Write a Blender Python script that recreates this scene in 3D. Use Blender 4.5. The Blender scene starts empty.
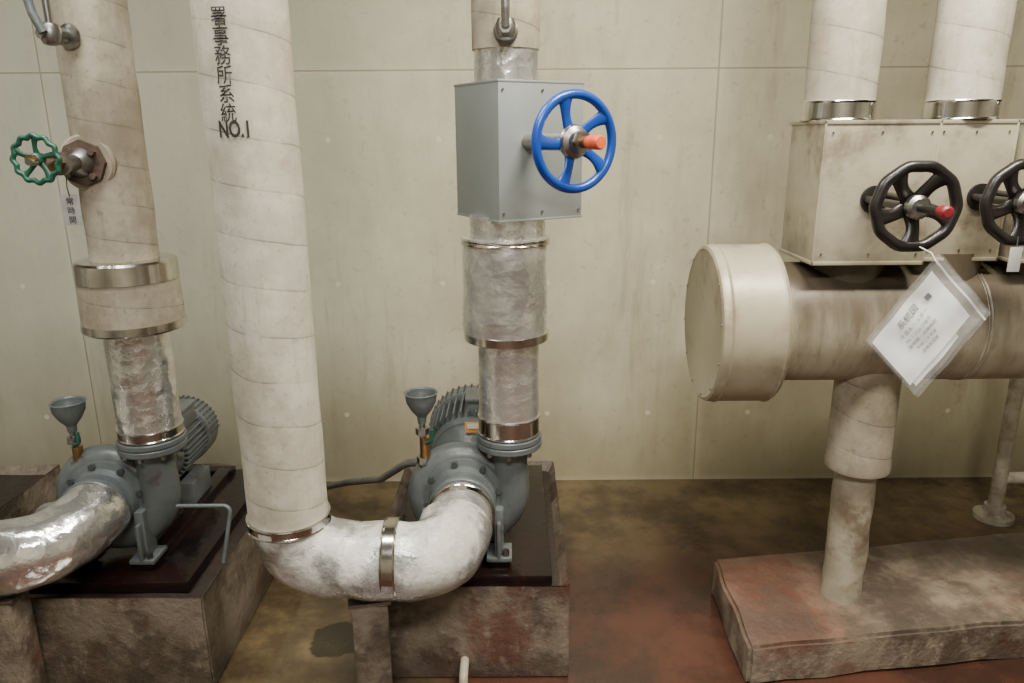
import bpy, bmesh, math, random
from mathutils import Vector, Matrix, noise
random.seed(7)
PI = math.pi
V = Vector
scene = bpy.context.scene
COL = scene.collection

# ------------------------------------------------------------------ materials
def _nt(name):
    m = bpy.data.materials.new(name); m.use_nodes = True
    nt = m.node_tree; b = nt.nodes['Principled BSDF']
    return m, nt, b
def math_(nt, op, a, b=None, c=None, clamp=False):
    n = nt.nodes.new('ShaderNodeMath'); n.operation = op; n.use_clamp = clamp
    for i, x in enumerate((a, b, c)):
        if x is None: continue
        if isinstance(x, (int, float)): n.inputs[i].default_value = x
        else: nt.links.new(x, n.inputs[i])
    return n.outputs[0]
def mix(nt, f, a, b, mode='MIX'):
    n = nt.nodes.new('ShaderNodeMix'); n.data_type = 'RGBA'; n.blend_type = mode
    def put(i, x):
        if isinstance(x, (int, float)): n.inputs[i].default_value = x
        elif isinstance(x, tuple): n.inputs[i].default_value = (x[0], x[1], x[2], 1)
        else: nt.links.new(x, n.inputs[i])
    put(0, f); put(6, a); put(7, b)
    return n.outputs[2]
def noise_(nt, vec, scale, detail=4, rough=.55, stretch=None):
    if stretch:
        mp = nt.nodes.new('ShaderNodeMapping'); mp.inputs['Scale'].default_value = stretch
        nt.links.new(vec, mp.inputs[0]); vec = mp.outputs[0]
    n = nt.nodes.new('ShaderNodeTexNoise'); n.inputs['Scale'].default_value = scale
    n.inputs['Detail'].default_value = detail; n.inputs['Roughness'].default_value = rough
    nt.links.new(vec, n.inputs['Vector'])
    return n.outputs[0]
def sstep(nt, x, lo, hi):
    n = nt.nodes.new('ShaderNodeMapRange'); n.interpolation_type = 'SMOOTHSTEP'
    nt.links.new(x, n.inputs[0])
    if lo < hi:
        n.inputs[1].default_value = lo; n.inputs[2].default_value = hi
    else:
        n.inputs[1].default_value = hi; n.inputs[2].default_value = lo
        n.inputs[3].default_value = 1; n.inputs[4].default_value = 0
    return n.outputs[0]
def coord(nt, which='Object'):
    return nt.nodes.new('ShaderNodeTexCoord').outputs[which]
def bump_(nt, b, h, strength, dist=.01):
    n = nt.nodes.new('ShaderNodeBump'); n.inputs['Strength'].default_value = strength
    n.inputs['Distance'].default_value = dist
    nt.links.new(h, n.inputs['Height']); nt.links.new(n.outputs[0], b.inputs['Normal'])

def surf(name, c1, c2=None, scale=8, rough=.6, metal=0, bump=.15, bscale=60, c3=None, lo=.55, hi=.7, s3=3, stretch=None, rvar=0, spec=None):
    m, nt, b = _nt(name); co = coord(nt)
    c2 = c2 or tuple(x * .75 for x in c1)
    f = sstep(nt, noise_(nt, co, scale, 5, .6, stretch), .3, .7)
    col = mix(nt, f, c1, c2)
    if c3:
        f3 = sstep(nt, noise_(nt, co, s3, 6, .65, stretch), lo, hi)
        col = mix(nt, f3, col, c3)
    nt.links.new(col, b.inputs['Base Color'])
    b.inputs['Metallic'].default_value = metal
    b.inputs['Roughness'].default_value = rough
    if spec is not None: b.inputs['Specular IOR Level'].default_value = spec
    if rvar:
        r = math_(nt, 'MULTIPLY_ADD', f, rvar, rough); nt.links.new(r, b.inputs['Roughness'])
    if bump: bump_(nt, b, noise_(nt, co, bscale, 3), bump, .004)
    return m

def lagging(name, c1, c2, pitch=.095, line=.35, dirt=(.24, .19, .13), dlo=.44, dhi=.68, damt=.6, rough=.72, bs=.28, patches=False, fine=.14):
    m, nt, b = _nt(name); co = coord(nt); uv = coord(nt, 'UV')
    sp = nt.nodes.new('ShaderNodeSeparateXYZ'); nt.links.new(uv, sp.inputs[0])
    wob = math_(nt, 'MULTIPLY', noise_(nt, co, 6, 2), .16)
    s = math_(nt, 'ADD', math_(nt, 'DIVIDE', sp.outputs[1], pitch), sp.outputs[0])
    s = math_(nt, 'FRACT', math_(nt, 'ADD', s, wob))
    ln = sstep(nt, s, .05, .0)
    shade = math_(nt, 'MULTIPLY', sstep(nt, s, .3, .0), .10)
    col = mix(nt, sstep(nt, noise_(nt, co, 9, 6, .7), .38, .62), c1, c2)
    col = mix(nt, math_(nt, 'MULTIPLY', sstep(nt, noise_(nt, co, 2.6, 7, .7), dlo, dhi), damt), col, dirt)
    col = mix(nt, math_(nt, 'MULTIPLY', sstep(nt, noise_(nt, co, 60, 3, .7), .58, .70), .45), col, dirt)
    col = mix(nt, math_(nt, 'MULTIPLY', sstep(nt, noise_(nt, co, 30, 5, .7, (1, 1, .12)), .52, .72), .35), col, dirt)
    dk = tuple(x * .3 for x in c2)
    col = mix(nt, shade, col, dk)
    col = mix(nt, math_(nt, 'MULTIPLY', ln, math_(nt, 'MULTIPLY', sstep(nt, noise_(nt, co, 9, 3, .6), .3, .65), line)), col, dk)
    b.inputs['Roughness'].default_value = rough
    h = math_(nt, 'ADD', math_(nt, 'MULTIPLY', s, .35), math_(nt, 'MULTIPLY', noise_(nt, co, 180, 2), fine))
    h = math_(nt, 'ADD', h, math_(nt, 'MULTIPLY', noise_(nt, co, 18, 4, .6), .4))
    if patches:
        pn = noise_(nt, co, 8, 5, .65)
        pf = sstep(nt, pn, .42, .60)
        col = mix(nt, pf, col, (.44, .44, .43))
        nt.links.new(math_(nt, 'MULTIPLY', pf, .7), b.inputs['Metallic'])
        nt.links.new(math_(nt, 'MULTIPLY_ADD', pf, -.34, .60), b.inputs['Roughness'])
        h = math_(nt, 'ADD', h, math_(nt, 'MULTIPLY', noise_(nt, co, 26, 5, .65), 1.3))
    nt.links.new(col, b.inputs['Base Color'])
    bump_(nt, b, h, bs, .007)
    return m

def foil(name, col=(.70, .69, .67), rough=.25, strength=.5, metal=.9, vs=34, va=.5, ns=12):
    m, nt, b = _nt(name); co = coord(nt)
    vo = nt.nodes.new('ShaderNodeTexVoronoi'); vo.inputs['Scale'].default_value = vs
    wv = nt.nodes.new('ShaderNodeVectorMath'); wv.operation = 'ADD'
    nn = nt.nodes.new('ShaderNodeTexNoise'); nn.inputs['Scale'].default_value = 9; nt.links.new(co, nn.inputs['Vector'])
    sc = nt.nodes.new('ShaderNodeVectorMath'); sc.operation = 'SCALE'; sc.inputs['Scale'].default_value = .08
    nt.links.new(nn.outputs['Color'], sc.inputs[0]); nt.links.new(co, wv.inputs[0]); nt.links.new(sc.outputs[0], wv.inputs[1])
    nt.links.new(wv.outputs[0], vo.inputs['Vector'])
    h = math_(nt, 'ADD', noise_(nt, co, ns, 4, .6), math_(nt, 'MULTIPLY', noise_(nt, co, 50, 3, .6), .3))
    h = math_(nt, 'ADD', h, math_(nt, 'MULTIPLY', vo.outputs[0], va))
    bump_(nt, b, h, strength, .008)
    f = sstep(nt, noise_(nt, co, 6, 5, .7), .45, .7)
    c = mix(nt, f, col, tuple(x * .65 for x in col))
    nt.links.new(c, b.inputs['Base Color'])
    r = math_(nt, 'MULTIPLY_ADD', f, .15, rough); nt.links.new(r, b.inputs['Roughness'])
    b.inputs['Metallic'].default_value = metal
    return m

M = {}
M['lag'] = lagging('cotton_tape_lagging', (.50, .465, .385), (.40, .365, .295), .11, .9)
M['lag_old'] = lagging('aged_tape_lagging', (.39, .345, .26), (.29, .25, .185), .10, .9, (.14, .105, .065), .42, .68)
M['lag_plain'] = lagging('foil_and_mastic_elbow_lagging', (.55, .53, .475), (.44, .42, .37), .2, .25, (.28, .25, .20), .45, .7, .5, .5, .5, True)
M['foil'] = foil('aluminium_foil', (.78, .77, .75), .22, .6, .88, 32, .5, 12)
M['foil_smooth'] = foil('taped_foil_jacket', (.80, .79, .77), .24, .5, .85, 22, .45, 9)
M['foil_bright'] = foil('crinkled_bright_foil', (.84, .83, .81), .17, .55, .92, 24, .5, 10)
M['foil_dull'] = foil('dull_aluminium_foil', (.50, .485, .46), .38, .6, .75, 24, .5, 10)
M['chrome'] = surf('polished_steel_band', (.72, .70, .67), (.48, .46, .43), 10, .15, 1, .1, 20)
M['steel'] = surf('worn_steel', (.36, .35, .33), (.24, .23, .22), 20, .35, 1, .1, 50)
M['pump'] = surf('grey_pump_paint', (.108, .120, .120), (.076, .087, .089), 12, .36, 0, .25, 90, (.05, .043, .036), .57, .73, 9)
M['pump_dark'] = surf('dark_grey_paint', (.05, .06, .06), None, 12, .45, 0, .15, 60)
M['sheet'] = surf('grey_sheet_metal_cover', (.29, .31, .30), (.25, .27, .262), 3, .42, .35, .06, 30)
M['sheet_old'] = surf('stained_sheet_cover', (.37, .335, .245), (.26, .23, .16), 5, .5, .1, .25, 40, (.11, .078, .046), .50, .74, 5)
M['drum'] = surf('painted_drum_cladding', (.41, .37, .265), (.33, .295, .205), 3, .40, .15, .15, 30, (.19, .14, .08), .52, .78, 4)
def drum_body():
    m, nt, b = _nt('grimy_shaded_header_cladding'); co = coord(nt)
    sp = nt.nodes.new('ShaderNodeSeparateXYZ'); nt.links.new(co, sp.inputs[0])
    col = mix(nt, sstep(nt, noise_(nt, co, 4, 6, .65, (4, 1, 1)), .3, .7), (.42, .38, .28), (.27, .235, .16))
    n = noise_(nt, co, 3, 6, .65, (5, 1, 1))
    top = sstep(nt, math_(nt, 'ADD', sp.outputs[2], math_(nt, 'MULTIPLY', n, .22)), 1.05, 1.24)
    col = mix(nt, math_(nt, 'MULTIPLY', top, .9), col, (.06, .042, .026))  # dark top: painted shade below the cover boxes together with brown grime
    col = mix(nt, math_(nt, 'MULTIPLY', sstep(nt, noise_(nt, co, 6, 6, .7, (6, 1, 1)), .52, .72), .55), col, (.12, .09, .055))
    nt.links.new(col, b.inputs['Base Color']); b.inputs['Roughness'].default_value = .42; b.inputs['Metallic'].default_value = .15
    bump_(nt, b, noise_(nt, co, 20, 4, .6), .25, .005)
    return m
M['drum_body'] = drum_body()
M['blue'] = surf('blue_enamel', (.006, .050, .30), (.005, .038, .23), 10, .28, 0, .08, 60)
M['green'] = surf('green_enamel', (.012, .085, .05), (.01, .05, .035), 20, .4, 0, .1, 80)
M['black'] = surf('black_enamel', (.007, .006, .006), (.012, .009, .008), 20, .32, 0, .1, 80)
M['brass'] = surf('brass', (.45, .28, .12), (.28, .16, .07), 40, .35, 1, .1, 80)
M['rust'] = surf('rusty_iron', (.11, .065, .045), (.05, .035, .026), 25, .7, .2, .4, 90)
M['orange'] = surf('orange_red_cap', (.7, .10, .025), (.5, .06, .02), 30, .5, 0, .1, 60)
M['red'] = surf('dull_red_cap', (.22, .010, .016), (.14, .008, .012), 30, .45, 0, .1, 60)
M['label'] = surf('orange_nameplate', (.75, .35, .08), (.6, .28, .06), 30, .5, 0, 0)
M['white'] = surf('white_plastic', (.72, .71, .68), (.62, .61, .58), 20, .45, 0, 0)
M['tag'] = surf('dull_grey_tag', (.46, .46, .45), (.40, .40, .39), 20, .5, .1, 0)
M['paper'] = surf('white_paper', (.93, .93, .93), (.88, .88, .88), 8, .7, 0, .05, 30)
M['ink'] = surf('black_ink', (.010, .010, .010), (.015, .015, .015), 20, .7, 0, 0)
M['greyink'] = surf('grey_ink', (.10, .10, .10), (.08, .08, .08), 20, .7, 0, 0)
M['conduit'] = surf('grey_vinyl_conduit', (.15, .15, .135), (.09, .09, .08), 20, .5, 0, .2, 50)
M['whitepipe'] = surf('cream_painted_pipe', (.40, .36, .275), (.28, .25, .18), 9, .5, 0, .25, 50, (.15, .11, .07), .50, .70, 6)
M['base_steel'] = surf('wet_black_steel_base', (.005, .004, .004), (.014, .006, .005), 6, .10, 0, .3, 50, (.06, .016, .009), .58, .70, 5, None, .15, .3)

def pad_mat(name, top_red):
    m, nt, b = _nt(name); co = coord(nt)
    sp = nt.nodes.new('ShaderNodeSeparateXYZ'); nt.links.new(co, sp.inputs[0])
    n = noise_(nt, co, 5, 7, .7)
    k = .95 if top_red else .72
    def K(c): return tuple(x*k for x in c)
    col = mix(nt, sstep(nt, n, .38, .62), K((.26, .21, .155)), K((.085, .062, .045)))
    col = mix(nt, math_(nt, 'MULTIPLY', sstep(nt, noise_(nt, co, 2.6, 6, .65), .53, .66), .65), col, (.10, .03, .018))
    col = mix(nt, math_(nt, 'MULTIPLY', sstep(nt, noise_(nt, co, 16, 6, .75), .53, .68), .55), col, K((.38, .32, .24)))
    geo = nt.nodes.new('ShaderNodeNewGeometry'); sn = nt.nodes.new('ShaderNodeSeparateXYZ')
    nt.links.new(geo.outputs['Normal'], sn.inputs[0])
    up = sstep(nt, sn.outputs[2], .5, .9)
    if top_red:
        gx = sstep(nt, math_(nt, 'ADD', sp.outputs[0], math_(nt, 'MULTIPLY', n, .7)), 1.5, 1.2)
        f = math_(nt, 'MULTIPLY', gx, up)
        col = mix(nt, math_(nt, 'MULTIPLY', f, .62), col, (.15, .048, .028))
        col = mix(nt, math_(nt, 'MULTIPLY', math_(nt, 'MULTIPLY', sstep(nt, noise_(nt, co, 4, 6, .7), .41, .56), up), .7), col, (.075, .055, .042))
    else:
        col = mix(nt, math_(nt, 'MULTIPLY', up, .5), col, (.14, .08, .05))
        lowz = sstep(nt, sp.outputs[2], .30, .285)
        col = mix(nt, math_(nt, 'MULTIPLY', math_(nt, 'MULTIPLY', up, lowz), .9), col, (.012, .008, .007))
        wl = sstep(nt, math_(nt, 'ADD', sp.outputs[2], math_(nt, 'MULTIPLY', n, .16)), .20, .06)
        col = mix(nt, math_(nt, 'MULTIPLY', wl, .6), col, (.045, .028, .02))
    nt.links.new(col, b.inputs['Base Color']); b.inputs['Roughness'].default_value = .45
    bump_(nt, b, noise_(nt, co, 30, 6, .7), .6, .012)
    return m
M['pad'] = pad_mat('stained_concrete', False)
M['plinth'] = pad_mat('red_painted_concrete', True)

def wall_mat():
    m, nt, b = _nt('fair_faced_concrete_wall'); co = coord(nt)
    sp = nt.nodes.new('ShaderNodeSeparateXYZ'); nt.links.new(co, sp.inputs[0])
    x, z = sp.outputs[0], sp.outputs[2]
    def seam(v, off, per, w):
        f = math_(nt, 'FRACT', math_(nt, 'ADD', math_(nt, 'DIVIDE', math_(nt, 'SUBTRACT', v, off), per), .5))
        d = math_(nt, 'MULTIPLY', math_(nt, 'ABSOLUTE', math_(nt, 'SUBTRACT', f, .5)), per)
        return d, sstep(nt, d, w, w * .3)
    dx, sx = seam(x, .835, .905, .005); dz, sz = seam(z, 1.795, 1.8, .005)
    s = math_(nt, 'MAXIMUM', sx, sz)
    edge = math_(nt, 'MAXIMUM', sstep(nt, dx, .04, 0), sstep(nt, dz, .04, 0))
    hx, _ = seam(x, .61, .4525, .01); hz, _ = seam(z, .33, .6, .01)
    r = math_(nt, 'SQRT', math_(nt, 'ADD', math_(nt, 'POWER', hx, 2), math_(nt, 'POWER', hz, 2)))
    hole = sstep(nt, r, .014, .008)
    col = mix(nt, sstep(nt, noise_(nt, co, 1.1, 6, .65), .36, .64), (.65, .605, .445), (.50, .455, .32))
    col = mix(nt, math_(nt, 'MULTIPLY', sstep(nt, noise_(nt, co, 3, 7, .7, (1, 1, .3)), .45, .70), .55), col, (.38, .335, .225))
    col = mix(nt, math_(nt, 'MULTIPLY', sstep(nt, noise_(nt, co, 24, 5, .7), .57, .70), .35), col, (.25, .21, .135))
    col = mix(nt, math_(nt, 'MULTIPLY', sstep(nt, x, .2, -1.9), .6), col, (.44, .46, .40))
    stain_shade = math_(nt, 'ADD', z, math_(nt, 'MULTIPLY', noise_(nt, co, 2.2, 6, .65, (1, 1, .4)), .9))
    col = mix(nt, math_(nt, 'MULTIPLY', sstep(nt, stain_shade, 1.4, .3), .72), col, (.225, .185, .10))  # lower wall darkened in the colour: weaker light towards the floor, plus stain
    dr = sstep(nt, noise_(nt, co, 7, 5, .7, (1, 1, .12)), .56, .70)
    col = mix(nt, math_(nt, 'MULTIPLY', dr, .28), col, (.22, .18, .11))
    col = mix(nt, math_(nt, 'MULTIPLY', math_(nt, 'MULTIPLY', edge, noise_(nt, co, 5, 5, .7)), .4), col, (.66, .61, .47))
    col = mix(nt, math_(nt, 'MULTIPLY', s, .5), col, (.17, .14, .085))
    col = mix(nt, math_(nt, 'MULTIPLY', hole, .55), col, (.76, .72, .58))
    nt.links.new(col, b.inputs['Base Color']); b.inputs['Roughness'].default_value = .5
    h = math_(nt, 'SUBTRACT', math_(nt, 'MULTIPLY', noise_(nt, co, 18, 6, .65), .45), s)
    bump_(nt, b, h, .35, .008)
    return m
def floor_mat():
    m, nt, b = _nt('worn_painted_floor'); co = coord(nt)
    sp = nt.nodes.new('ShaderNodeSeparateXYZ'); nt.links.new(co, sp.inputs[0])
    x, y = sp.outputs[0], sp.outputs[1]
    n = noise_(nt, co, 2.2, 6, .6)
    ol = mix(nt, sstep(nt, noise_(nt, co, 3, 7, .7), .38, .62), (.165, .118, .058), (.070, .048, .026))
    rd = mix(nt, sstep(nt, noise_(nt, co, 3, 7, .7), .38, .62), (.078, .028, .018), (.034, .015, .010))
    yy = math_(nt, 'ADD', y, math_(nt, 'MULTIPLY', math_(nt, 'SUBTRACT', n, .5), .8))
    yy = math_(nt, 'ADD', yy, math_(nt, 'MULTIPLY', sstep(nt, x, .1, -.4), 1.0))
    f = sstep(nt, yy, 2.3, 2.95)
    col = mix(nt, f, rd, ol)
    dx = math_(nt, 'DIVIDE', math_(nt, 'ADD', x, .52), .13); dy = math_(nt, 'DIVIDE', math_(nt, 'SUBTRACT', y, 2.06), .10)
    rr = math_(nt, 'ADD', math_(nt, 'SQRT', math_(nt, 'ADD', math_(nt, 'POWER', dx, 2), math_(nt, 'POWER', dy, 2))), math_(nt, 'MULTIPLY', math_(nt, 'SUBTRACT', noise_(nt, co, 9, 4), .5), 1.6))
    pd = sstep(nt, rr, 1.05, .9)
    wet = sstep(nt, noise_(nt, co, 1.4, 5, .55), .38, .50)
    col = mix(nt, math_(nt, 'MULTIPLY', pd, .85), col, (.012, .009, .006))
    col = mix(nt, math_(nt, 'MULTIPLY', wet, .22), col, (.03, .022, .014))
    nt.links.new(col, b.inputs['Base Color'])
    r = math_(nt, 'MULTIPLY_ADD', wet, -.20, .26); nt.links.new(r, b.inputs['Roughness'])
    bump_(nt, b, noise_(nt, co, 14, 5, .6), .14, .005)
    return m
M['wall'] = wall_mat(); M['floor'] = floor_mat()
M['wallside'] = surf('concrete_side_wall', (.40, .38, .30), (.31, .29, .22), 2, .7)
M['ceil'] = surf('concrete_ceiling', (.36, .35, .31), (.30, .29, .25), 2, .8)

# ------------------------------------------------------------------ mesh helpers
def group(name, loc=(0, 0, 0)):
    e = bpy.data.objects.new(name, None); e.empty_display_size = .08; e.location = loc
    COL.objects.link(e); return e
def mk(name, verts, faces, mat, parent=None, smooth=True, uvs=None, sharp=38):
    me = bpy.data.meshes.new(name); me.from_pydata([tuple(v) for v in verts], [], faces); me.update()
    if uvs:
        l = me.uv_layers.new(name='UVMap')
        k = 0
        for fu in uvs:
            for u in fu:
                l.data[k].uv = u; k += 1
    bm = bmesh.new(); bm.from_mesh(me); bmesh.ops.recalc_face_normals(bm, faces=bm.faces); bm.to_mesh(me); bm.free()
    if smooth:
        for p in me.polygons: p.use_smooth = True
        me.set_sharp_from_angle(angle=math.radians(sharp))
    me.materials.append(mat)
    o = bpy.data.objects.new(name, me); COL.objects.link(o)
    if parent:
        o.parent = parent; o.matrix_parent_inverse = Matrix.Translation(-parent.location)
    return o
def frame(axis):
    w = V(axis).normalized()
    a = V((0, 0, 1)) if abs(w.z) < .9 else V((0, -1, 0))
    u = a.cross(w).normalized(); v = w.cross(u)
    return u, v, w
def fillet(pts, bend, n=14):
    pts = [V(p) for p in pts]
    if not bend: return pts
    out = [pts[0]]
    for i in range(1, len(pts) - 1):
        p = pts[i]; a = (pts[i-1] - p); c = (pts[i+1] - p)
        d1, d2 = a.normalized(), c.normalized()
        ang = math.acos(max(-1, min(1, d1.dot(d2))))
        t = min(bend / math.tan(ang / 2), a.length * .98, c.length * .98)
        r = t * math.tan(ang / 2)
        cen = p + (d1 + d2).normalized() * (r / math.sin(ang / 2))
        s, e = p + d1 * t - cen, p + d2 * t - cen
        tot = s.angle(e)
        for k in range(n + 1):
            q = s.slerp(e, k / n) if tot < PI - .01 else s
            out.append(cen + q.normalized() * r)
    out.append(pts[-1]); return out
def tube(name, pts, r, mat, parent, bend=0, seg=40, step=.04, wr=0, wf=9, cap=True, v0=0, squash=None):
    rl = r if isinstance(r, list) else None
    P = fillet(pts, bend) if not rl else [V(p) for p in pts]
    if not rl and wr:
        Q = [P[0]]
        for i in range(1, len(P)):
            k = max(1, int((P[i] - P[i-1]).length / step))
            for j in range(1, k + 1): Q.append(P[i-1].lerp(P[i], j / k))
        P = Q
    T = []
    for i in range(len(P)):
        a = P[max(0, i-1)]; b = P[min(len(P)-1, i+1)]; T.append((b - a).normalized())
    u, v, w = frame(T[0]); verts = []; L = v0; Ls = []
    for i, p in enumerate(P):
        if i:
            q = T[i-1].rotation_difference(T[i]); u = q @ u; v = q @ v; L += (P[i] - P[i-1]).length
        Ls.append(L)
        rr = rl[i] if rl else r
        for j in range(seg):
            a = 2 * PI * j / seg
            d = u * math.cos(a) + v * math.sin(a)
            if squash: d = d - squash[0] * d.dot(squash[0]) * (1 - squash[1])
            k = rr
            if wr: k += wr * noise.noise((p + d * rr) * wf)
            verts.append(p + d * k)
    faces = []; uvs = []
    for i in range(len(P) - 1):
        for j in range(seg):
            j2 = (j + 1) % seg
            faces.append((i*seg+j, i*seg+j2, (i+1)*seg+j2, (i+1)*seg+j))
            uvs.append([(j/seg, Ls[i]), ((j+1)/seg, Ls[i]), ((j+1)/seg, Ls[i+1]), (j/seg, Ls[i+1])])
    if cap:
        faces.append(tuple(range(seg))[::-1]); uvs.append([(0, 0)] * seg)
        b = (len(P)-1)*seg; faces.append(tuple(range(b, b+seg))); uvs.append([(0, 0)] * seg)
    return mk(name, verts, faces, mat, parent, uvs=uvs, sharp=50)
def vt(name, x, y, z0, z1, r, mat, parent, **k):
    return tube(name, [(x, y, z0), (x, y, z1)], r, mat, parent, **k)
def lathe(name, prof, org, axis, mat, parent, seg=48, sharp=32):
    u, v, w = frame(axis); org = V(org); verts = []; faces = []; uvs = []
    n = len(prof)
    for (r, h) in prof:
        r = max(r, .0004)
        for j in range(seg):
            a = 2*PI*j/seg
            verts.append(org + w*h + (u*math.cos(a) + v*math.sin(a)) * r)
    for i in range(n-1):
        for j in range(seg):
            j2 = (j+1) % seg
            faces.append((i*seg+j, i*seg+j2, (i+1)*seg+j2, (i+1)*seg+j))
            uvs.append([(j/seg, prof[i][1]), ((j+1)/seg, prof[i][1]), ((j+1)/seg, prof[i+1][1]), (j/seg, prof[i+1][1])])
    faces.append(tuple(range(seg))[::-1]); uvs.append([(0, 0)]*seg)
    b = (n-1)*seg; faces.append(tuple(range(b, b+seg))); uvs.append([(0, 0)]*seg)
    return mk(name, verts, faces, mat, parent, uvs=uvs, sharp=sharp)
def band(name, org, axis, r, w, mat, parent):
    b = .0015
    o = lathe(name, [(r-.006, 0), (r+b, 0), (r+b+.001, .002), (r+b, .004), (r, .006), (r, w-.006), (r+b, w-.004), (r+b+.001, w-.002), (r+b, w), (r-.006, w)], org, axis, mat, parent)
    return o
def box(name, size, cen, mat, parent, rotz=0, bevel=.004, rot=None, seg=2):
    bm = bmesh.new(); bmesh.ops.create_cube(bm, size=1)
    for v in bm.verts: v.co = V((v.co.x*size[0], v.co.y*size[1], v.co.z*size[2]))
    if bevel: bmesh.ops.bevel(bm, geom=bm.edges[:], offset=bevel, segments=seg, affect='EDGES', profile=.6)
    R = rot if rot else Matrix.Rotation(rotz, 3, 'Z')
    for v in bm.verts: v.co = R @ v.co + V(cen)
    me = bpy.data.meshes.new(name); bm.to_mesh(me); bm.free()
    me.materials.append(mat)
    for p in me.polygons: p.use_smooth = True
    me.set_sharp_from_angle(angle=math.radians(35))
    o = bpy.data.objects.new(name, me); COL.objects.link(o)
    if parent:
        o.parent = parent; o.matrix_parent_inverse = Matrix.Translation(-parent.location)
    return o
def hexes(name, cens, axis, r, h, mat, parent, n=6):
    u, v, w = frame(axis); verts = []; faces = []
    for c in cens:
        c = V(c); b = len(verts)
        for k in (0, 1):
            for j in range(n):
                a = 2*PI*j/n; verts.append(c + w*h*k + (u*math.cos(a)+v*math.sin(a))*r)
        for j in range(n):
            faces.append((b+j, b+(j+1) % n, b+n+(j+1) % n, b+n+j))
        faces.append(tuple(range(b, b+n))[::-1]); faces.append(tuple(range(b+n, b+2*n)))
    return mk(name, verts, faces, mat, parent, smooth=False)
def circ(org, axis, R, n, h=0, ph=0):
    u, v, w = frame(axis); org = V(org)
    return [org + w*h + (u*math.cos(2*PI*j/n+ph)+v*math.sin(2*PI*j/n+ph))*R for j in range(n)]
def handwheel(parent, c, axis, R, rt, mat, n=5, wav=0, wn=0, dish=.02, ph=.3, flat=1.0, sp=None, waist=.3):
    u, v, w = frame(axis); c = V(c); seg, ms = 96, 14; verts = []; faces = []
    for i in range(seg):
        a = 2*PI*i/seg; d = u*math.cos(a)+v*math.sin(a)
        k = 1 + (wav*math.cos(a*wn) if wn else 0)
        for j in range(ms):
            b = 2*PI*j/ms
            verts.append(c + d*(R*k - rt + math.cos(b)*rt) + w*math.sin(b)*rt*flat)
    for i in range(seg):
        for j in range(ms):
            i2, j2 = (i+1) % seg, (j+1) % ms
            faces.append((i*ms+j, i2*ms+j, i2*ms+j2, i*ms+j2))
    mk('wheel_rim', verts, faces, mat, parent)
    sp = sp or rt
    for i in range(n):
        a = 2*PI*i/n+ph; d = u*math.cos(a)+v*math.sin(a); t = -u*math.sin(a)+v*math.cos(a)
        pts = []; rr = []
        for k in range(9):
            s = k/8; rad = R*.16 + (R*.97 - rt - R*.16)*s
            pts.append(c + d*rad + t*(R*.05*math.sin(PI*s)) - w*dish*(1-s)**1.5); rr.append(sp*(1 - waist*math.sin(PI*s)) * (1 + .25*s**4))
        tube('spoke_%d' % (i+1), pts, rr, mat, parent, seg=14, squash=(w, min(1, rt*.6/sp)))
    lathe('wheel_hub', [(R*.1, -.014), (R*.24, -.012), (R*.26, 0), (R*.24, .014), (R*.16, .018), (R*.1, .018)], c - w*dish, axis, mat, parent, 32)

# ------------------------------------------------------------------ room shell
XL, XR, YF, YB, H = -3.1, 3.3, -2.2, 3.18, 3.1
def slab(name, a, b, mat):
    a, b = V(a), V(b)
    return box(name, (b-a), (a+b)/2, mat, None, bevel=0)
slab('floor', (XL, YF, -.1), (XR, YB, 0), M['floor'])
slab('ceiling', (XL, YF, H), (XR, YB, H+.1), M['ceil'])
slab('wall_back', (XL-.1, YB, -.1), (XR+.1, YB+.1, H+.1), M['wall'])
slab('wall_front', (XL-.1, YF-.1, -.1), (XR+.1, YF, H+.1), M['wallside'])
slab('wall_left', (XL-.1, YF, -.1), (XL, YB, H+.1), M['wallside'])
slab('wall_right', (XR, YF, -.1), (XR+.1, YB, H+.1), M['wallside'])

# ------------------------------------------------------------------ concrete pump bases
def pump_base(x0, x1, y0=1.87, y1=2.72, h=.31):
    bm = bmesh.new(); bmesh.ops.create_cube(bm, size=1)
    for v in bm.verts:
        v.co = V((x0 + (v.co.x+.5)*(x1-x0), y0+(v.co.y+.5)*(y1-y0), (v.co.z+.5)*h))
    top = [f for f in bm.faces if f.normal.z > .9]
    bmesh.ops.inset_region(bm, faces=top, thickness=.034)
    for v in top[0].verts: v.co.z -= .035
    bmesh.ops.subdivide_edges(bm, edges=bm.edges[:], cuts=9, use_grid_fill=True)
    bmesh.ops.bevel(bm, geom=[e for e in bm.edges if len(e.link_faces) == 2 and e.calc_face_angle(0) > 1], offset=.005, segments=2, affect='EDGES')
    for v in bm.verts:
        if v.co.z > .005:
            n = noise.noise_vector(v.co*9); v.co += n*.005
    me = bpy.data.meshes.new('concrete_pump_base'); bm.to_mesh(me); bm.free(); me.materials.append(M['pad'])
    for p in me.polygons: p.use_smooth = True
    me.set_sharp_from_angle(angle=math.radians(40))
    o = bpy.data.objects.new('concrete_pump_base', me); COL.objects.link(o)
pump_base(-.42, .16); pump_base(-1.46, -.87, 1.83); pump_base(-2.4, -1.78)

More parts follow.
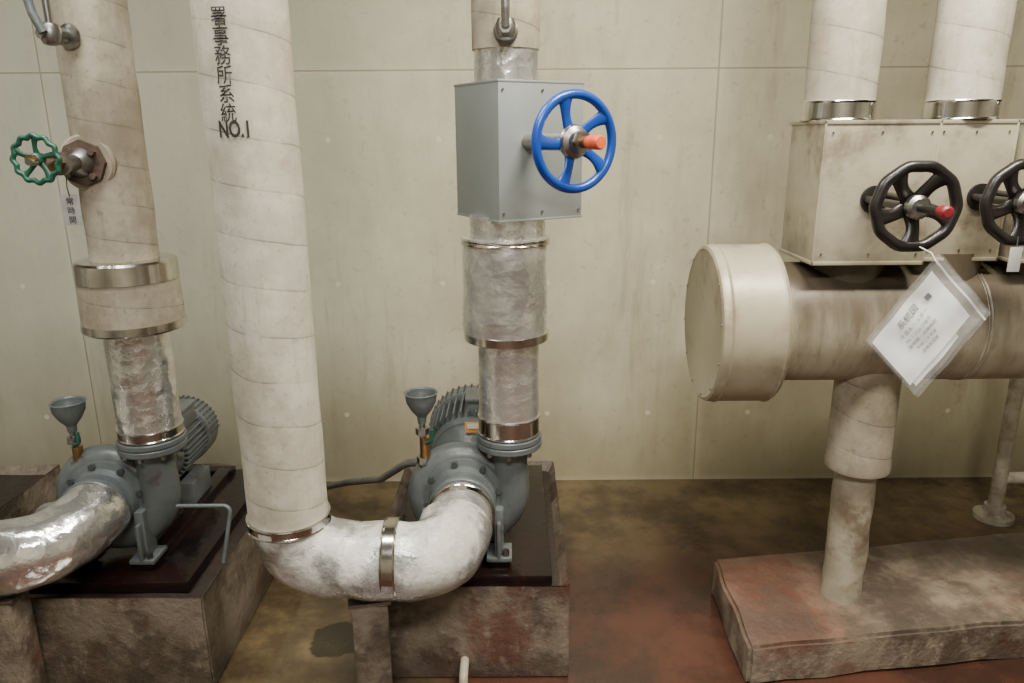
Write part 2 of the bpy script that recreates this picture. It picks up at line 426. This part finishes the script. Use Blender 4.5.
# ------------------------------------------------------------------ pumps
def pump(X0, label, ms=1.0, fdx=0, fdz=0):
    cx, cy, cz = X0-.147, 2.05, .522
    g = group('water_pump', (cx, cy+.15, .35)); G = M['pump']
    box('steel_base_frame', (.485, .76, .035), (X0-.13, 2.295 if label else 2.275, .295), M['base_steel'], g, bevel=.006)
    for s in (-1, 1):
        box('base_channel', (.05, .66, .022), (cx+s*.105, 2.29, .323), M['base_steel'], g, bevel=.003)
    box('base_cross_channel', (.27, .05, .02), (cx, 2.62, .322), M['base_steel'], g, bevel=.003)
    pts, rr = [], []
    for k in range(49):
        s = k/48; a = math.radians(35 + 325*s); R = .106+.032*s
        pts.append((cx+R*math.cos(a), cy, cz+R*math.sin(a))); rr.append(.036+.023*s)
    pts += [(cx+.137, cy, cz+.05), (cx+.137, cy, cz+.09), (cx+.137, cy, .675)]; rr += [.057, .053, .055]
    tube('volute_casing', pts, rr, G, g, seg=28)
    lathe('casing_cover', [(0, -.065), (.105, -.065), (.12, -.045), (.122, .03), (.118, .046), (.10, .052), (.092, .07), (.078, .076), (.074, .10), (0, .10)], (cx, cy, cz), (0, -1, 0), G, g)
    hexes('cover_bolts', circ((cx, cy, cz), (0, -1, 0), .108, 8, .048, .2), (0, -1, 0), .010, .012, M['pump_dark'], g)
    lathe('suction_flange', [(.07, 0), (.095, 0), (.097, .003), (.097, .017), (.095, .02), (.07, .02)], (cx, cy-.098, cz-.006), (0, -1, 0), G, g)
    lathe('discharge_flange', [(.05, 0), (.093, 0), (.095, .003), (.095, .017), (.093, .019), (.05, .019)], (X0-.01, cy, .667), (0, 0, 1), G, g)
    hexes('flange_bolts', circ((X0-.01, cy, .652), (0, 0, 1), .078, 8), (0, 0, 1), .009, .066, M['steel'], g)
    for i, fx in enumerate((cx+.105, cx-.105)):
        box('foot_%d' % (i+1), (.028, .06, .155), (fx, 2.0, .417), G, g, bevel=.005)
        box('foot_rib_%d' % (i+1), (.012, .03, .12), (fx, 1.965, .40), G, g, bevel=.004)
        box('foot_sole_%d' % (i+1), (.075, .09, .014), (fx, 1.995, .342), G, g, bevel=.004)
        hexes('anchor_bolt_%d' % (i+1), [(fx+.02 if i == 0 else fx-.02, 1.965, .348)], (0, 0, 1), .010, .02, M['steel'], g)
    lathe('bearing_bracket', [(.1, 0), (.105, .01), (.10, .03), (.07, .05), (.06, .13), (.09*ms, .15), (.115*ms, .165), (.115*ms, .19), (.05, .19)], (cx, cy+.055, cz), (0, 1, 0), G, g)
    my = cy+.24
    lathe('motor_frame', [(.05*ms, 0), (.118*ms, 0), (.128*ms, .015), (.128*ms, .03), (.122*ms, .035), (.122*ms, .20), (.10*ms, .21)], (cx, my, cz), (0, 1, 0), G, g)
    v, f = [], []
    for j in range(36):
        a = 2*PI*j/36; d = V((math.cos(a), 0, math.sin(a))); t = V((-math.sin(a), 0, math.cos(a)))*.0028
        b = len(v)
        for yy in (my+.035, my+.205):
            for rr_ in (.118*ms, .145*ms):
                for s in (-1, 1): v.append(V((cx, yy, cz)) + d*rr_ + t*s)
        f += [(b, b+1, b+3, b+2), (b+4, b+6, b+7, b+5), (b, b+4, b+5, b+1), (b+2, b+3, b+7, b+6), (b, b+2, b+6, b+4), (b+1, b+5, b+7, b+3)]
    mk('cooling_fins', v, f, G, g, smooth=False)
    lathe('fan_cowl', [(.14*ms, 0), (.15*ms, .004), (.152*ms, .02), (.15*ms, .08), (.142*ms, .1), (.12*ms, .11), (0, .112)], (cx, my+.205, cz), (0, 1, 0), G, g)
    hexes('cowl_vents', [V((cx, 0, cz)) + V((math.cos(a)*.151*ms, my+.22+.028*k, math.sin(a)*.151*ms)) for a in [math.radians(x) for x in range(0, 181, 9)] for k in range(3)], (0, 1, 0), .0035, .018, M['pump_dark'], g)
    box('terminal_box', (.10, .11, .07), (cx+.045, my+.11, cz+.14*ms), G, g, bevel=.01)
    box('terminal_box_lid', (.11, .12, .012), (cx+.045, my+.11, cz+.14*ms+.036), G, g, bevel=.004)
    for s in (-1, 1): box('motor_foot', (.05, .15, .08), (cx+s*.085, my+.11, .373), G, g, bevel=.005)
    if label:
        box('nameplate', (.05, .004, .035), (cx+.02, my-.055, cz+.125), M['label'], g, bevel=0)
        box('nameplate_text_panel', (.035, .003, .016), (cx+.02, my-.058, cz+.13), M['white'], g, bevel=0)
    fx, fy = X0-.262+fdx, cy-.02
    vt('funnel_stem', fx, fy, .57, .765+fdz, .009, M['steel'], g, seg=16)
    lathe('priming_funnel', [(.012, 0), (.014, .02), (.03, .04), (.043, .065), (.046, .09), (.049, .092), (.046, .094), (.041, .09), (.036, .066), (.01, .03)], (fx, fy, .745+fdz), (0, 0, 1), G, g)
    vt('priming_cock_body', fx+.006, fy, .635, .70+fdz, .015, M['brass'], g, seg=8)
    tube('priming_cock_lever', [(fx+.01, fy-.02, .69), (fx+.03, fy-.03, .70), (fx+.032, fy-.03, .735)], .005, M['green'], g, bend=.006, seg=10)
    tube('priming_elbow', [(fx, fy, .64), (fx, fy, .575), (cx-.05, fy+.02, .565)], .012, M['steel'], g, bend=.02, seg=14)
    hexes('pipe_nuts', [(fx, fy, .62), (fx, fy, .71+fdz)], (0, 0, 1), .02, .02, M['steel'], g)
    return g
pC = pump(0, True); pL = pump(-1.05, False, .76, .035, -.02)
tube('drain_line', [(-.99, 2.0, .50), (-.83, 2.0, .50), (-.86, 1.97, .33)], .006, M['pump'], pL, bend=.02, seg=12)
tube('seal_drain_line', [(-1.25, 2.02, .50), (-1.40, 2.0, .50), (-1.41, 1.98, .33)], .012, M['conduit'], pL, bend=.04, seg=12)

# ------------------------------------------------------------------ centre discharge pipe
Y0 = 2.05
def small_lever_valve(g, x, y, z, sx, left):
    lathe('gauge_boss', [(.03, 0), (.03, .01), (.018, .015), (.016, .06), (.012, .06)], (x, y, z), (sx, -1, 0), M['steel'], g, 24)
    p = V((x, y, z)) + V((sx, -1, 0)).normalized()*.055
    lathe('gauge_cock', [(.01, -.026), (.019, -.022), (.024, -.01), (.024, .01), (.019, .022), (.01, .026)], p, (0, 0, 1), M['steel'], g, 24)
    hexes('cock_nut', [p], (sx, -1, 0), .014, .03, M['steel'], g)
    tube('cock_lever', [p + V((0, -.03, 0)), p + V((left*.25, -.035, .04)), p + V((left, -.035, .28))], .010, M['pump'] if left else M['steel'], g, bend=.02, seg=12)
    tube('gauge_tube', [p + V((.0, 0, .02)), p + V((0, 0, .3))], .008, M['steel'], g, seg=12)
g = group('insulated_discharge_pipe', (-.01, Y0, .69))
x = -.01
lathe('companion_flange', [(.05, 0), (.093, 0), (.095, .003), (.095, .015), (.093, .018), (.05, .018)], (x, Y0, .688), (0, 0, 1), M['pump'], g)
band('lower_band', (x, Y0, .71), (0, 0, 1), .089, .055, M['chrome'], g)
vt('foil_wrap', x, Y0, .71, 1.0, .087, M['foil_smooth'], g, wr=.0015, wf=22)
lathe('jacket_collar', [(.085, 0), (.112, 0), (.119, .004), (.12, .026), (.114, .03), (.085, .03)], (x-.006, Y0, .99), (0, 0, 1), M['chrome'], g)
vt('foil_jacket', x-.008, Y0, 1.016, 1.28, .118, M['foil_smooth'], g, wr=.008, wf=10, step=.02)
def patch(name, a0, a1, z0, z1, R, mat, g, cxp, cyp):
    # hexagonal piece of tape that follows the jacket
    vs, fs = [], []; n = 20
    for i in range(n+1):
        for j in range(n+1):
            zz = z0+(z1-z0)*j/n
            s = abs(j/n-.5)*2
            am = (a0+a1)/2; w = (a1-a0)/2*(1-.38*max(0, s-.35)/.65)
            a = am + w*(i/n-.5)*2
            base = V((cxp+.118*math.sin(a), cyp-.118*math.cos(a), zz))
            r = R + .008*noise.noise(base*10)
            vs.append(V((cxp+r*math.sin(a), cyp-r*math.cos(a), zz)))
    for i in range(n):
        for j in range(n):
            k = i*(n+1)+j; fs.append((k, k+1, k+n+2, k+n+1))
    mk(name, vs, fs, mat, g)
patch('tape_patch', -.85, .55, 1.06, 1.25, .1195, M['foil_dull'], g, x-.008, Y0)
band('jacket_top_strap', (x-.006, Y0, 1.262), (0, 0, 1), .121, .015, M['chrome'], g)
vt('upper_neck', x, Y0, 1.27, 1.34, .103, M['foil'], g)
vt('upper_foil_collar', x, Y0, 1.66, 1.765, .083, M['foil'], g, wr=.005, wf=20, step=.02)
vt('lagging', x, Y0, 1.755, H, .087, M['lag_old'], g, wr=.002)
small_lever_valve(g, x, Y0-.085, 1.79, 0, .0)

# valve box with blue wheel
g = group('gate_valve_with_cover_box', (.02, 2.08, 1.33))
R30 = Matrix.Rotation(math.radians(30), 3, 'Z')
bc = V((.0195, 2.08, 1.504))
box('cover_box', (.253, .242, .343), bc, M['sheet'], g, rotz=math.radians(30), bevel=.003)
for zz in (-.17, .17):
    box('cover_box_lip', (.256, .245, .006), bc + V((0, 0, zz)), M['sheet'], g, rotz=math.radians(30), bevel=.002)
scr = []
for sx in (-.115, .0, .115):
    for sz in (-.15, .15): scr.append(bc + R30 @ V((sx, -.1225, sz)))
ax = V((math.sin(math.radians(30)), -math.cos(math.radians(30)), 0))
hexes('cover_screws', scr, ax, .003, .003, M['steel'], g, 10)
P0 = V((x, Y0, 1.53))
hexes('bonnet_plate', [P0 + ax*.09], ax, .034, .012, M['chrome'], g, 8)
tube('bonnet_sleeve', [P0+ax*.09, P0+ax*.29], .020, M['steel'], g, seg=20)
lathe('yoke_nut', [(.01, 0), (.036, 0), (.04, .01), (.036, .02), (.025, .026), (.024, .04), (.01, .04)], P0+ax*.30, ax, M['steel'], g, 24)
hexes('lock_nut', [P0+ax*.335], ax, .024, .016, M['steel'], g)
tube('threaded_stem', [P0+ax*.28, P0+ax*.39], .013, M['brass'], g, seg=18)
lathe('stem_cap', [(.01, 0), (.014, 0), (.016, .01), (.016, .042), (.013, .047), (0, .048)], P0+ax*.368, ax, M['orange'], g, 24)
handwheel(g, P0+ax*.315, ax, .116, .011, M['blue'], 5, dish=.012, ph=.6, sp=.017, waist=.3)

# ------------------------------------------------------------------ centre suction pipe
g = group('insulated_suction_pipe', (-.58, 1.75, .49))
cx = -.147
tube('foil_stub', [(cx, 1.945, .514), (cx-.006, 1.84, .498)], .090, M['foil_smooth'], g, wr=.002, wf=18, step=.02)
band('stub_band', (cx, 1.93, .512), (0, -1, -.1), .092, .03, M['chrome'], g)
tube('elbow_lagging', [(cx-.014, 1.868, .496), (cx-.034, 1.735, .472), (-.58, 1.75, .482), (-.58, 1.75, .60)], .1, M['lag_plain'], g, bend=.115, wr=.012, wf=10, step=.02)
band('horizontal_band', (-.335, 1.745, .478), (1, 0, 0), .106, .038, M['chrome'], g)
band('riser_band', (-.58, 1.75, .583), (0, 0, 1), .104, .028, M['chrome'], g)
vt('riser_lagging', -.58, 1.75, .595, H, .1, M['lag'], g, wr=.003, wf=6)
def cyl_text(body, size, cxx, cyy, z, R, a0, parent, sx=1.0, off=.0):
    cu = bpy.data.curves.new('t', 'FONT'); cu.body = body; cu.size = size; cu.align_x = 'CENTER'; cu.resolution_u = 3
    cu.offset = off
    o = bpy.data.objects.new('t', cu); COL.objects.link(o)
    dg = bpy.context.evaluated_depsgraph_get(); dg.update()
    me = bpy.data.meshes.new_from_object(o.evaluated_get(dg)); bpy.data.objects.remove(o)
    for v in me.vertices:
        a = a0 + sx*v.co.x/R
        v.co = V((cxx + R*math.sin(a), cyy - R*math.cos(a), z + v.co.y))
    me.materials.clear(); me.materials.append(M['ink'])
    ob = bpy.data.objects.new('stencil_lettering', me); COL.objects.link(ob)
    ob.parent = parent; ob.matrix_parent_inverse = Matrix.Translation(-parent.location)
for i, ch in enumerate('署事務所系統'):
    cyl_text(ch, .040, -.58, 1.75, 1.770 - i*.0378, .1035, math.radians(-7), g, .92, .0003)
cyl_text('NO.1', .047, -.58, 1.75, 1.547, .1035, math.radians(-2), g, .66, .0014)

# ------------------------------------------------------------------ left suction pipe (foil)
g = group('foil_wrapped_suction_pipe', (-1.75, 1.75, .49))
tube('foil_elbow', [(-1.197, 1.945, .514), (-1.197, 1.75, .487), (-1.75, 1.75, .48), (-1.75, 1.75, H)], .095, M['foil_bright'], g, bend=.17, wr=.007, wf=12, step=.015, seg=56)

# ------------------------------------------------------------------ left discharge pipe
g = group('insulated_discharge_pipe', (-1.06, Y0, .69)); x = -1.06
lathe('companion_flange', [(.05, 0), (.093, 0), (.095, .003), (.095, .015), (.093, .018), (.05, .018)], (x, Y0, .688), (0, 0, 1), M['pump'], g)
band('lower_band', (x, Y0, .71), (0, 0, 1), .089, .03, M['chrome'], g)
vt('foil_wrap', x, Y0, .71, 1.04, .086, M['foil'], g, wr=.004, wf=20, step=.02)
lathe('collar_bottom_ring', [(.085, 0), (.128, 0), (.135, .006), (.135, .026), (.13, .027)], (x, Y0, 1.03), (0, 0, 1), M['chrome'], g)
lathe('collar_lagging', [(.08, 0), (.131, .0), (.132, .03), (.128, .13), (.08, .13)], (x, Y0, 1.05), (0, 0, 1), M['lag_old'], g)
lathe('collar_top_ring', [(.125, 0), (.131, .002), (.130, .052), (.124, .058), (.085, .060)], (x, Y0, 1.168), (0, 0, 1), M['chrome'], g)
vt('lagging', x, Y0, 1.22, H, .088, M['lag_old'], g, wr=.003)
small_lever_valve(g, x-.01, Y0-.085, 1.785, -.4, -.06)
gv = group('gate_valve', (-1.09, 1.95, 1.49)); A = (0, -1, 0)
lathe('valve_lagging_boss', [(.075, 0), (.072, .03), (.066, .036), (.02, .036)], (-1.082, 2.0, 1.485), A, M['lag_old'], gv, 32)
hexes('bonnet_flange', [(-1.085, 1.968, 1.485)], A, .058, .018, M['rust'], gv, 8)
hexes('bonnet_bolts', circ((-1.085, 1.952, 1.485), A, .042, 4, 0, .7), A, .009, .014, M['rust'], gv)
lathe('bonnet', [(.038, 0), (.034, .015), (.02, .03), (.018, .08), (.028, .085), (.028, .10), (.01, .105)], (-1.09, 1.955, 1.487), A, M['steel'], gv, 24)
hexes('gland_nut', [(-1.09, 1.86, 1.49)], A, .022, .02, M['brass'], gv)
tube('stem', [(-1.09, 1.9, 1.49), (-1.095, 1.75, 1.495)], .008, M['steel'], gv, seg=12)
handwheel(gv, (-1.097, 1.785, 1.500), A, .058, .0065, M['green'], 5, wav=.045, wn=12, dish=.006, ph=.2, sp=.008)
hexes('wheel_nut', [(-1.097, 1.78, 1.500)], A, .012, .02, M['brass'], gv)
gt = group('valve_tag', (-1.08, 1.9, 1.37))
TX = -1.10
box('tag_plate', (.046, .003, .078), (TX, 1.90, 1.374), M['tag'], gt, bevel=.001)
tube('tag_cord', [(TX, 1.90, 1.405), (TX+.003, 1.89, 1.43), (-1.09, 1.885, 1.47)], .0015, M['ink'], gt, seg=6)
def flat_text(body, size, mat, parent, fn, name='lettering', align='CENTER', off=0):
    cu = bpy.data.curves.new('t', 'FONT'); cu.body = body; cu.size = size; cu.align_x = align; cu.resolution_u = 2; cu.offset = off
    o = bpy.data.objects.new('t', cu); COL.objects.link(o)
    dg = bpy.context.evaluated_depsgraph_get(); dg.update()
    me = bpy.data.meshes.new_from_object(o.evaluated_get(dg)); bpy.data.objects.remove(o)
    for v in me.vertices: v.co = fn(v.co.x, v.co.y)
    me.materials.clear(); me.materials.append(mat)
    ob = bpy.data.objects.new(name, me); COL.objects.link(ob)
    ob.parent = parent; ob.matrix_parent_inverse = Matrix.Translation(-parent.location)
for i, ch in enumerate('常時開'):
    flat_text(ch, .020, M['ink'], gt, lambda a, b, i=i: V((TX+a, 1.8975, 1.387-i*.023+b)), off=.0001)

# ------------------------------------------------------------------ support posts
def post(px, py, h, rz):
    g = group('pipe_support_post', (px, py, 0))
    box('concrete_post', (.095, .095, h), (px, py, h/2), M['pad'], g, rotz=rz, bevel=.006)
    box('saddle_plate', (.11, .10, .010), (px, py, h+.003), M['steel'], g, rotz=rz, bevel=.002)
post(-.385, 1.745, .366, .2); post(-1.37, 1.75, .374, .1)

# ------------------------------------------------------------------ header on the right
HY, HZ = 2.12, 1.018
g = group('insulated_distribution_header', (1.5, HY, HZ))
lathe('end_cap', [(0, 0), (.208, 0), (.216, -.002), (.224, .002), (.227, .01), (.227, .022), (.2305, .026), (.227, .03), (.227, .165), (.2305, .170), (.227, .175), (.224, .18), (.165, .182)], (.555, HY, HZ-.004), (1, 0, 0), M['drum'], g, 96)
hexes('cap_screws', circ((.553, HY, HZ), (-1, 0, 0), .212, 12, 0, .2), (-1, 0, 0), .0035, .003, M['steel'], g, 10)
tube('header_cladding', [(.73, HY, HZ), (2.7, HY, HZ)], .172, M['drum_body'], g, seg=96)
for xx in (1.28, 1.9): band('cladding_seam', (xx, HY, HZ), (1, 0, 0), .173, .014, M['drum_body'], g)
LX, LY = 1.04, 2.085
lathe('leg_lagging', [(.07, 0), (.092, .004), (.094, .02), (.090, .05), (.089, .32), (.08, .33)], (LX, LY, .570), (0, 0, 1), M['lag_old'], g)
tube('leg_pipe', [(LX, LY, .125), (LX, LY, .58)], .060, M['whitepipe'], g, wr=.005, wf=16)
tube('leg_pipe_far', [(2.3, HY, .12), (2.3, HY, .9)], .061, M['whitepipe'], g)

def plinth():
    bm = bmesh.new()
    c = [(.69, 2.30), (.672, 1.83), (2.75, 2.09), (2.75, 2.59)]
    lo = [bm.verts.new((a, b, 0)) for a, b in c]; hi = [bm.verts.new((a, b, .13)) for a, b in c]
    bm.faces.new(lo); bm.faces.new(hi[::-1])
    for i in range(4): bm.faces.new((lo[i], hi[i], hi[(i+1) % 4], lo[(i+1) % 4]))
    bmesh.ops.recalc_face_normals(bm, faces=bm.faces)
    bmesh.ops.subdivide_edges(bm, edges=bm.edges[:], cuts=16, use_grid_fill=True)
    bmesh.ops.bevel(bm, geom=[e for e in bm.edges if len(e.link_faces) == 2 and e.calc_face_angle(0) > 1], offset=.012, segments=2, affect='EDGES')
    for v in bm.verts:
        if v.co.z > .004: v.co += noise.noise_vector(v.co*7)*.008
    me = bpy.data.meshes.new('concrete_plinth'); bm.to_mesh(me); bm.free(); me.materials.append(M['plinth'])
    for p in me.polygons: p.use_smooth = True
    me.set_sharp_from_angle(angle=math.radians(45))
    o = bpy.data.objects.new('concrete_plinth', me); COL.objects.link(o)
plinth()

def header_branch(x0, x1, yf, yb, px, wx, wd, tip, z1=1.577, pipe=True, sgn=True):
    g = group('header_branch_valve', ((x0+x1)/2, (yf+yb)/2, 1.2)); z0 = 1.208
    S = M['sheet_old']; cxm, cym = (x0+x1)/2, (yf+yb)/2
    box('cover_box', (x1-x0, yb-yf, z1-z0), (cxm, cym, (z0+z1)/2), S, g, bevel=.004)
    for zz in (z0+.005, z1-.005): box('cover_rim', (x1-x0+.006, yb-yf+.006, .010), (cxm, cym, zz), S, g, bevel=.002)
    for xx in (x0, x1): box('corner_seam', (.006, .006, z1-z0), (xx, yf, (z0+z1)/2), S, g, bevel=.002)
    vt('branch_neck', cxm, HY, HZ+.1, z0+.02, .11, M['drum_body'], g)
    hexes('cover_screws', [(xx, yf-.001, zz) for xx in (x0+.02, cxm, x1-.02) for zz in (z0+.03, z1-.03)], (0, -1, 0), .0025, .003, M['steel'], g, 10)
    if pipe:
        vt('riser_lagging', px, 2.10, z1+.03, H, .089, M['lag'], g, wr=.003)
        band('riser_band', (px, 2.10, z1), (0, 0, 1), .091, .05, M['chrome'], g)
    A = (0, -1, 0); zc = 1.38
    lathe('bonnet_escutcheon', [(.035, 0), (.035, .008), (.02, .012)], (wx, yf, zc), A, M['black'], g, 24)
    tube('yoke', [(wx-.02, yf, zc), (wx-.02, wd+.02, zc)], .010, M['black'], g, seg=12)
    tube('yoke_arm', [(wx+.02, yf, zc+.01), (wx+.02, wd+.02, zc+.01)], .010, M['black'], g, seg=12)
    handwheel(g, (wx, wd, zc), A, .106, .0135, M['black'], 5, dish=.018, ph=.9, sp=.020, wav=.012, wn=10, waist=.22)
    lathe('wheel_nut', [(.028, 0), (.028, .015), (.02, .022), (.01, .022)], (wx, wd-.0, zc), A, M['steel'], g, 20)
    tube('stem', [(wx, wd+.05, zc), (wx, wd-.11, zc)], .010, M['black'], g, seg=14)
    lathe('stem_cap', [(.01, 0), (.013, 0), (.0145, .006), (.0145, .026), (.010, .031), (0, .032)], (wx, wd-.105, zc), A, tip, g, 20)
header_branch(.795, 1.085, 1.965, 2.205, .878, .937, 1.755, M['red'])
header_branch(1.105, 1.315, 2.02, 2.22, 1.205, 1.245, 1.84, M['red'])
header_branch(1.335, 1.62, 1.98, 2.22, 1.53, 1.52, 1.84, M['red'])
gt = group('valve_tag', (1.23, 1.815, 1.25))  # simple grey plate on a cord, standing for a rectangular handle under this wheel
box('tag_plate', (.030, .003, .06), (1.228, 1.815, 1.245), M['tag'], gt, bevel=.001)
tube('tag_cord', [(1.228, 1.815, 1.27), (1.236, 1.828, 1.30)], .0015, M['ink'], gt, seg=6)

# ------------------------------------------------------------------ document bag
g = group('document_bag', (.965, 1.70, 1.25))
T0 = V((.977, 1.70, 1.258)); e1 = V((.70, 0, -.72)).normalized(); e2 = V((-.56, 0, -.83)).normalized()
def sheet(name, u0, u1, w0, w1, off, mat, wr, n=24):
    vs, fs = [], []
    for i in range(n+1):
        for j in range(n+1):
            u = u0+(u1-u0)*i/n; w = w0+(w1-w0)*j/n
            p = T0 + e1*u + e2*w
            p.y += off + wr*noise.noise(V((u*14, w*14, off*40))) + .075*w*w
            vs.append(p)
    for i in range(n):
        for j in range(n):
            k = i*(n+1)+j; fs.append((k, k+1, k+n+2, k+n+1))
    return mk(name, vs, fs, mat, g)
mp, nt, b = _nt('clear_plastic')
b.inputs['Base Color'].default_value = (.8, .82, .82, 1); b.inputs['Roughness'].default_value = .1
b.inputs['Alpha'].default_value = .14
bump_(nt, b, noise_(nt, coord(nt), 25, 4), .6, .01)
sheet('plastic_front', -.012, .182, -.016, .235, -.008, mp, .008)
sheet('plastic_back', -.012, .182, -.016, .235, .008, mp, .008)
sheet('paper', .000, .150, .022, .228, 0, M['paper'], .006)
sheet('folded_paper', .10, .166, .07, .218, .003, M['paper'], .006)
sheet('zip_strip', -.012, .182, .001, .006, -.0085, M['white'], .008)
def onp(u, w):
    p = T0 + e1*u + e2*w; p.y += -.003 + .006*noise.noise(V((u*14, w*14, 0))) + .075*w*w; return p
for i, (t, s, uu) in enumerate([('系統図', .022, .035), ('冷温水ヘッダー', .013, .056), ('No.1 バルブ操作', .011, .073), ('常時開・点検時閉', .011, .089), ('平成二十年度', .010, .105), ('設備管理課', .010, .121)]):
    flat_text(t, s, M['greyink'] if i else M['ink'], g, lambda p, q, uu=uu: onp(uu - q, .13 - p))
box('qr_label', (.014, .0008, .014), onp(.035, .065)+V((0, .001, 0)), M['greyink'], g, bevel=0, rot=Matrix.Rotation(-.9, 3, 'Y'))
tube('tie_string', [T0+V((0, .0, -.005)), T0+V((-.008, .02, .02)), (.95, 1.745, 1.29)], .0015, M['white'], g, seg=6)

# ------------------------------------------------------------------ misc small lines
g = group('flexible_conduit', (-.3, 2.25, .5))
ctl = [V((-.27, 2.27, .515)), V((-.36, 2.33, .48)), V((-.48, 2.5, .34)), V((-.66, 2.72, .22)), V((-.8, 2.9, .11)), V((-.95, 2.95, .015)), V((-1.6, 2.97, .015))]
tube('conduit', ctl, .013, M['conduit'], g, bend=.08, seg=14)
g = group('base_drain_pipe', (-.14, 1.86, .06))
tube('drain_stub', [(-.145, 1.90, .065), (-.145, 1.80, .06), (-.145, 1.79, .0)], .013, M['whitepipe'], g, bend=.02, seg=16)
g = group('floor_standing_pipe', (1.97, 2.8, 0))
tube('vertical_pipe', [(1.99, 2.8, 0), (1.99, 2.8, 1.0), (1.99, 2.2, 1.0)], .028, M['whitepipe'], g, bend=.06, seg=24)
lathe('floor_flange', [(.075, 0), (.075, .02), (.04, .03), (.04, .06)], (1.99, 2.8, 0), (0, 0, 1), M['whitepipe'], g, 32)
tube('side_branch', [(1.99, 2.8, .18), (2.4, 2.8, .18), (2.4, 2.8, 0)], .025, M['whitepipe'], g, bend=.05, seg=20)

# ------------------------------------------------------------------ lights
me_, nt, b = _nt('lamp_diffuser')
b.inputs['Base Color'].default_value = (.9, .9, .9, 1); b.inputs['Emission Color'].default_value = (1, .95, .82, 1); b.inputs['Emission Strength'].default_value = 3
def fixture(fx, fy, power, col, rz=0, size=(1.2, .25)):
    g = group('ceiling_light', (fx, fy, H))
    box('housing', (size[0]+.05, size[1]+.05, .06), (fx, fy, H-.03), M['white'], g, rotz=rz)
    box('diffuser', (size[0], size[1], .03), (fx, fy, H-.07), me_, g, rotz=rz)
    l = bpy.data.lights.new('tube_light', 'AREA'); l.shape = 'RECTANGLE'; l.size = size[0]; l.size_y = size[1]; l.energy = power; l.color = col
    o = bpy.data.objects.new('tube_light', l); COL.objects.link(o); o.location = (fx, fy, H-.095); o.rotation_euler = (0, 0, rz)
    o.parent = g; o.matrix_parent_inverse = Matrix.Translation(-g.location)
fixture(.9, 1.25, 130, (1, .945, .81)); fixture(-1.0, 1.4, 68, (.97, .98, .92)); fixture(.1, -.6, 115, (1, .97, .92))  # third fixture is an unseen soft fill added behind the camera
w = bpy.data.worlds.new('dim_room'); scene.world = w; w.use_nodes = True
w.node_tree.nodes['Background'].inputs[0].default_value = (.9, .92, 1, 1); w.node_tree.nodes['Background'].inputs[1].default_value = .15

# ------------------------------------------------------------------ camera
cam = bpy.data.cameras.new('camera'); cam.lens = 26.37; cam.sensor_width = 36
co = bpy.data.objects.new('camera', cam); COL.objects.link(co)
co.matrix_world = Matrix.Translation((0, 0, 1.55)) @ Matrix.Rotation(math.radians(90-15.5), 4, 'X') @ Matrix.Rotation(math.radians(-.4), 4, 'Z')
cam.clip_start = .05
scene.camera = co
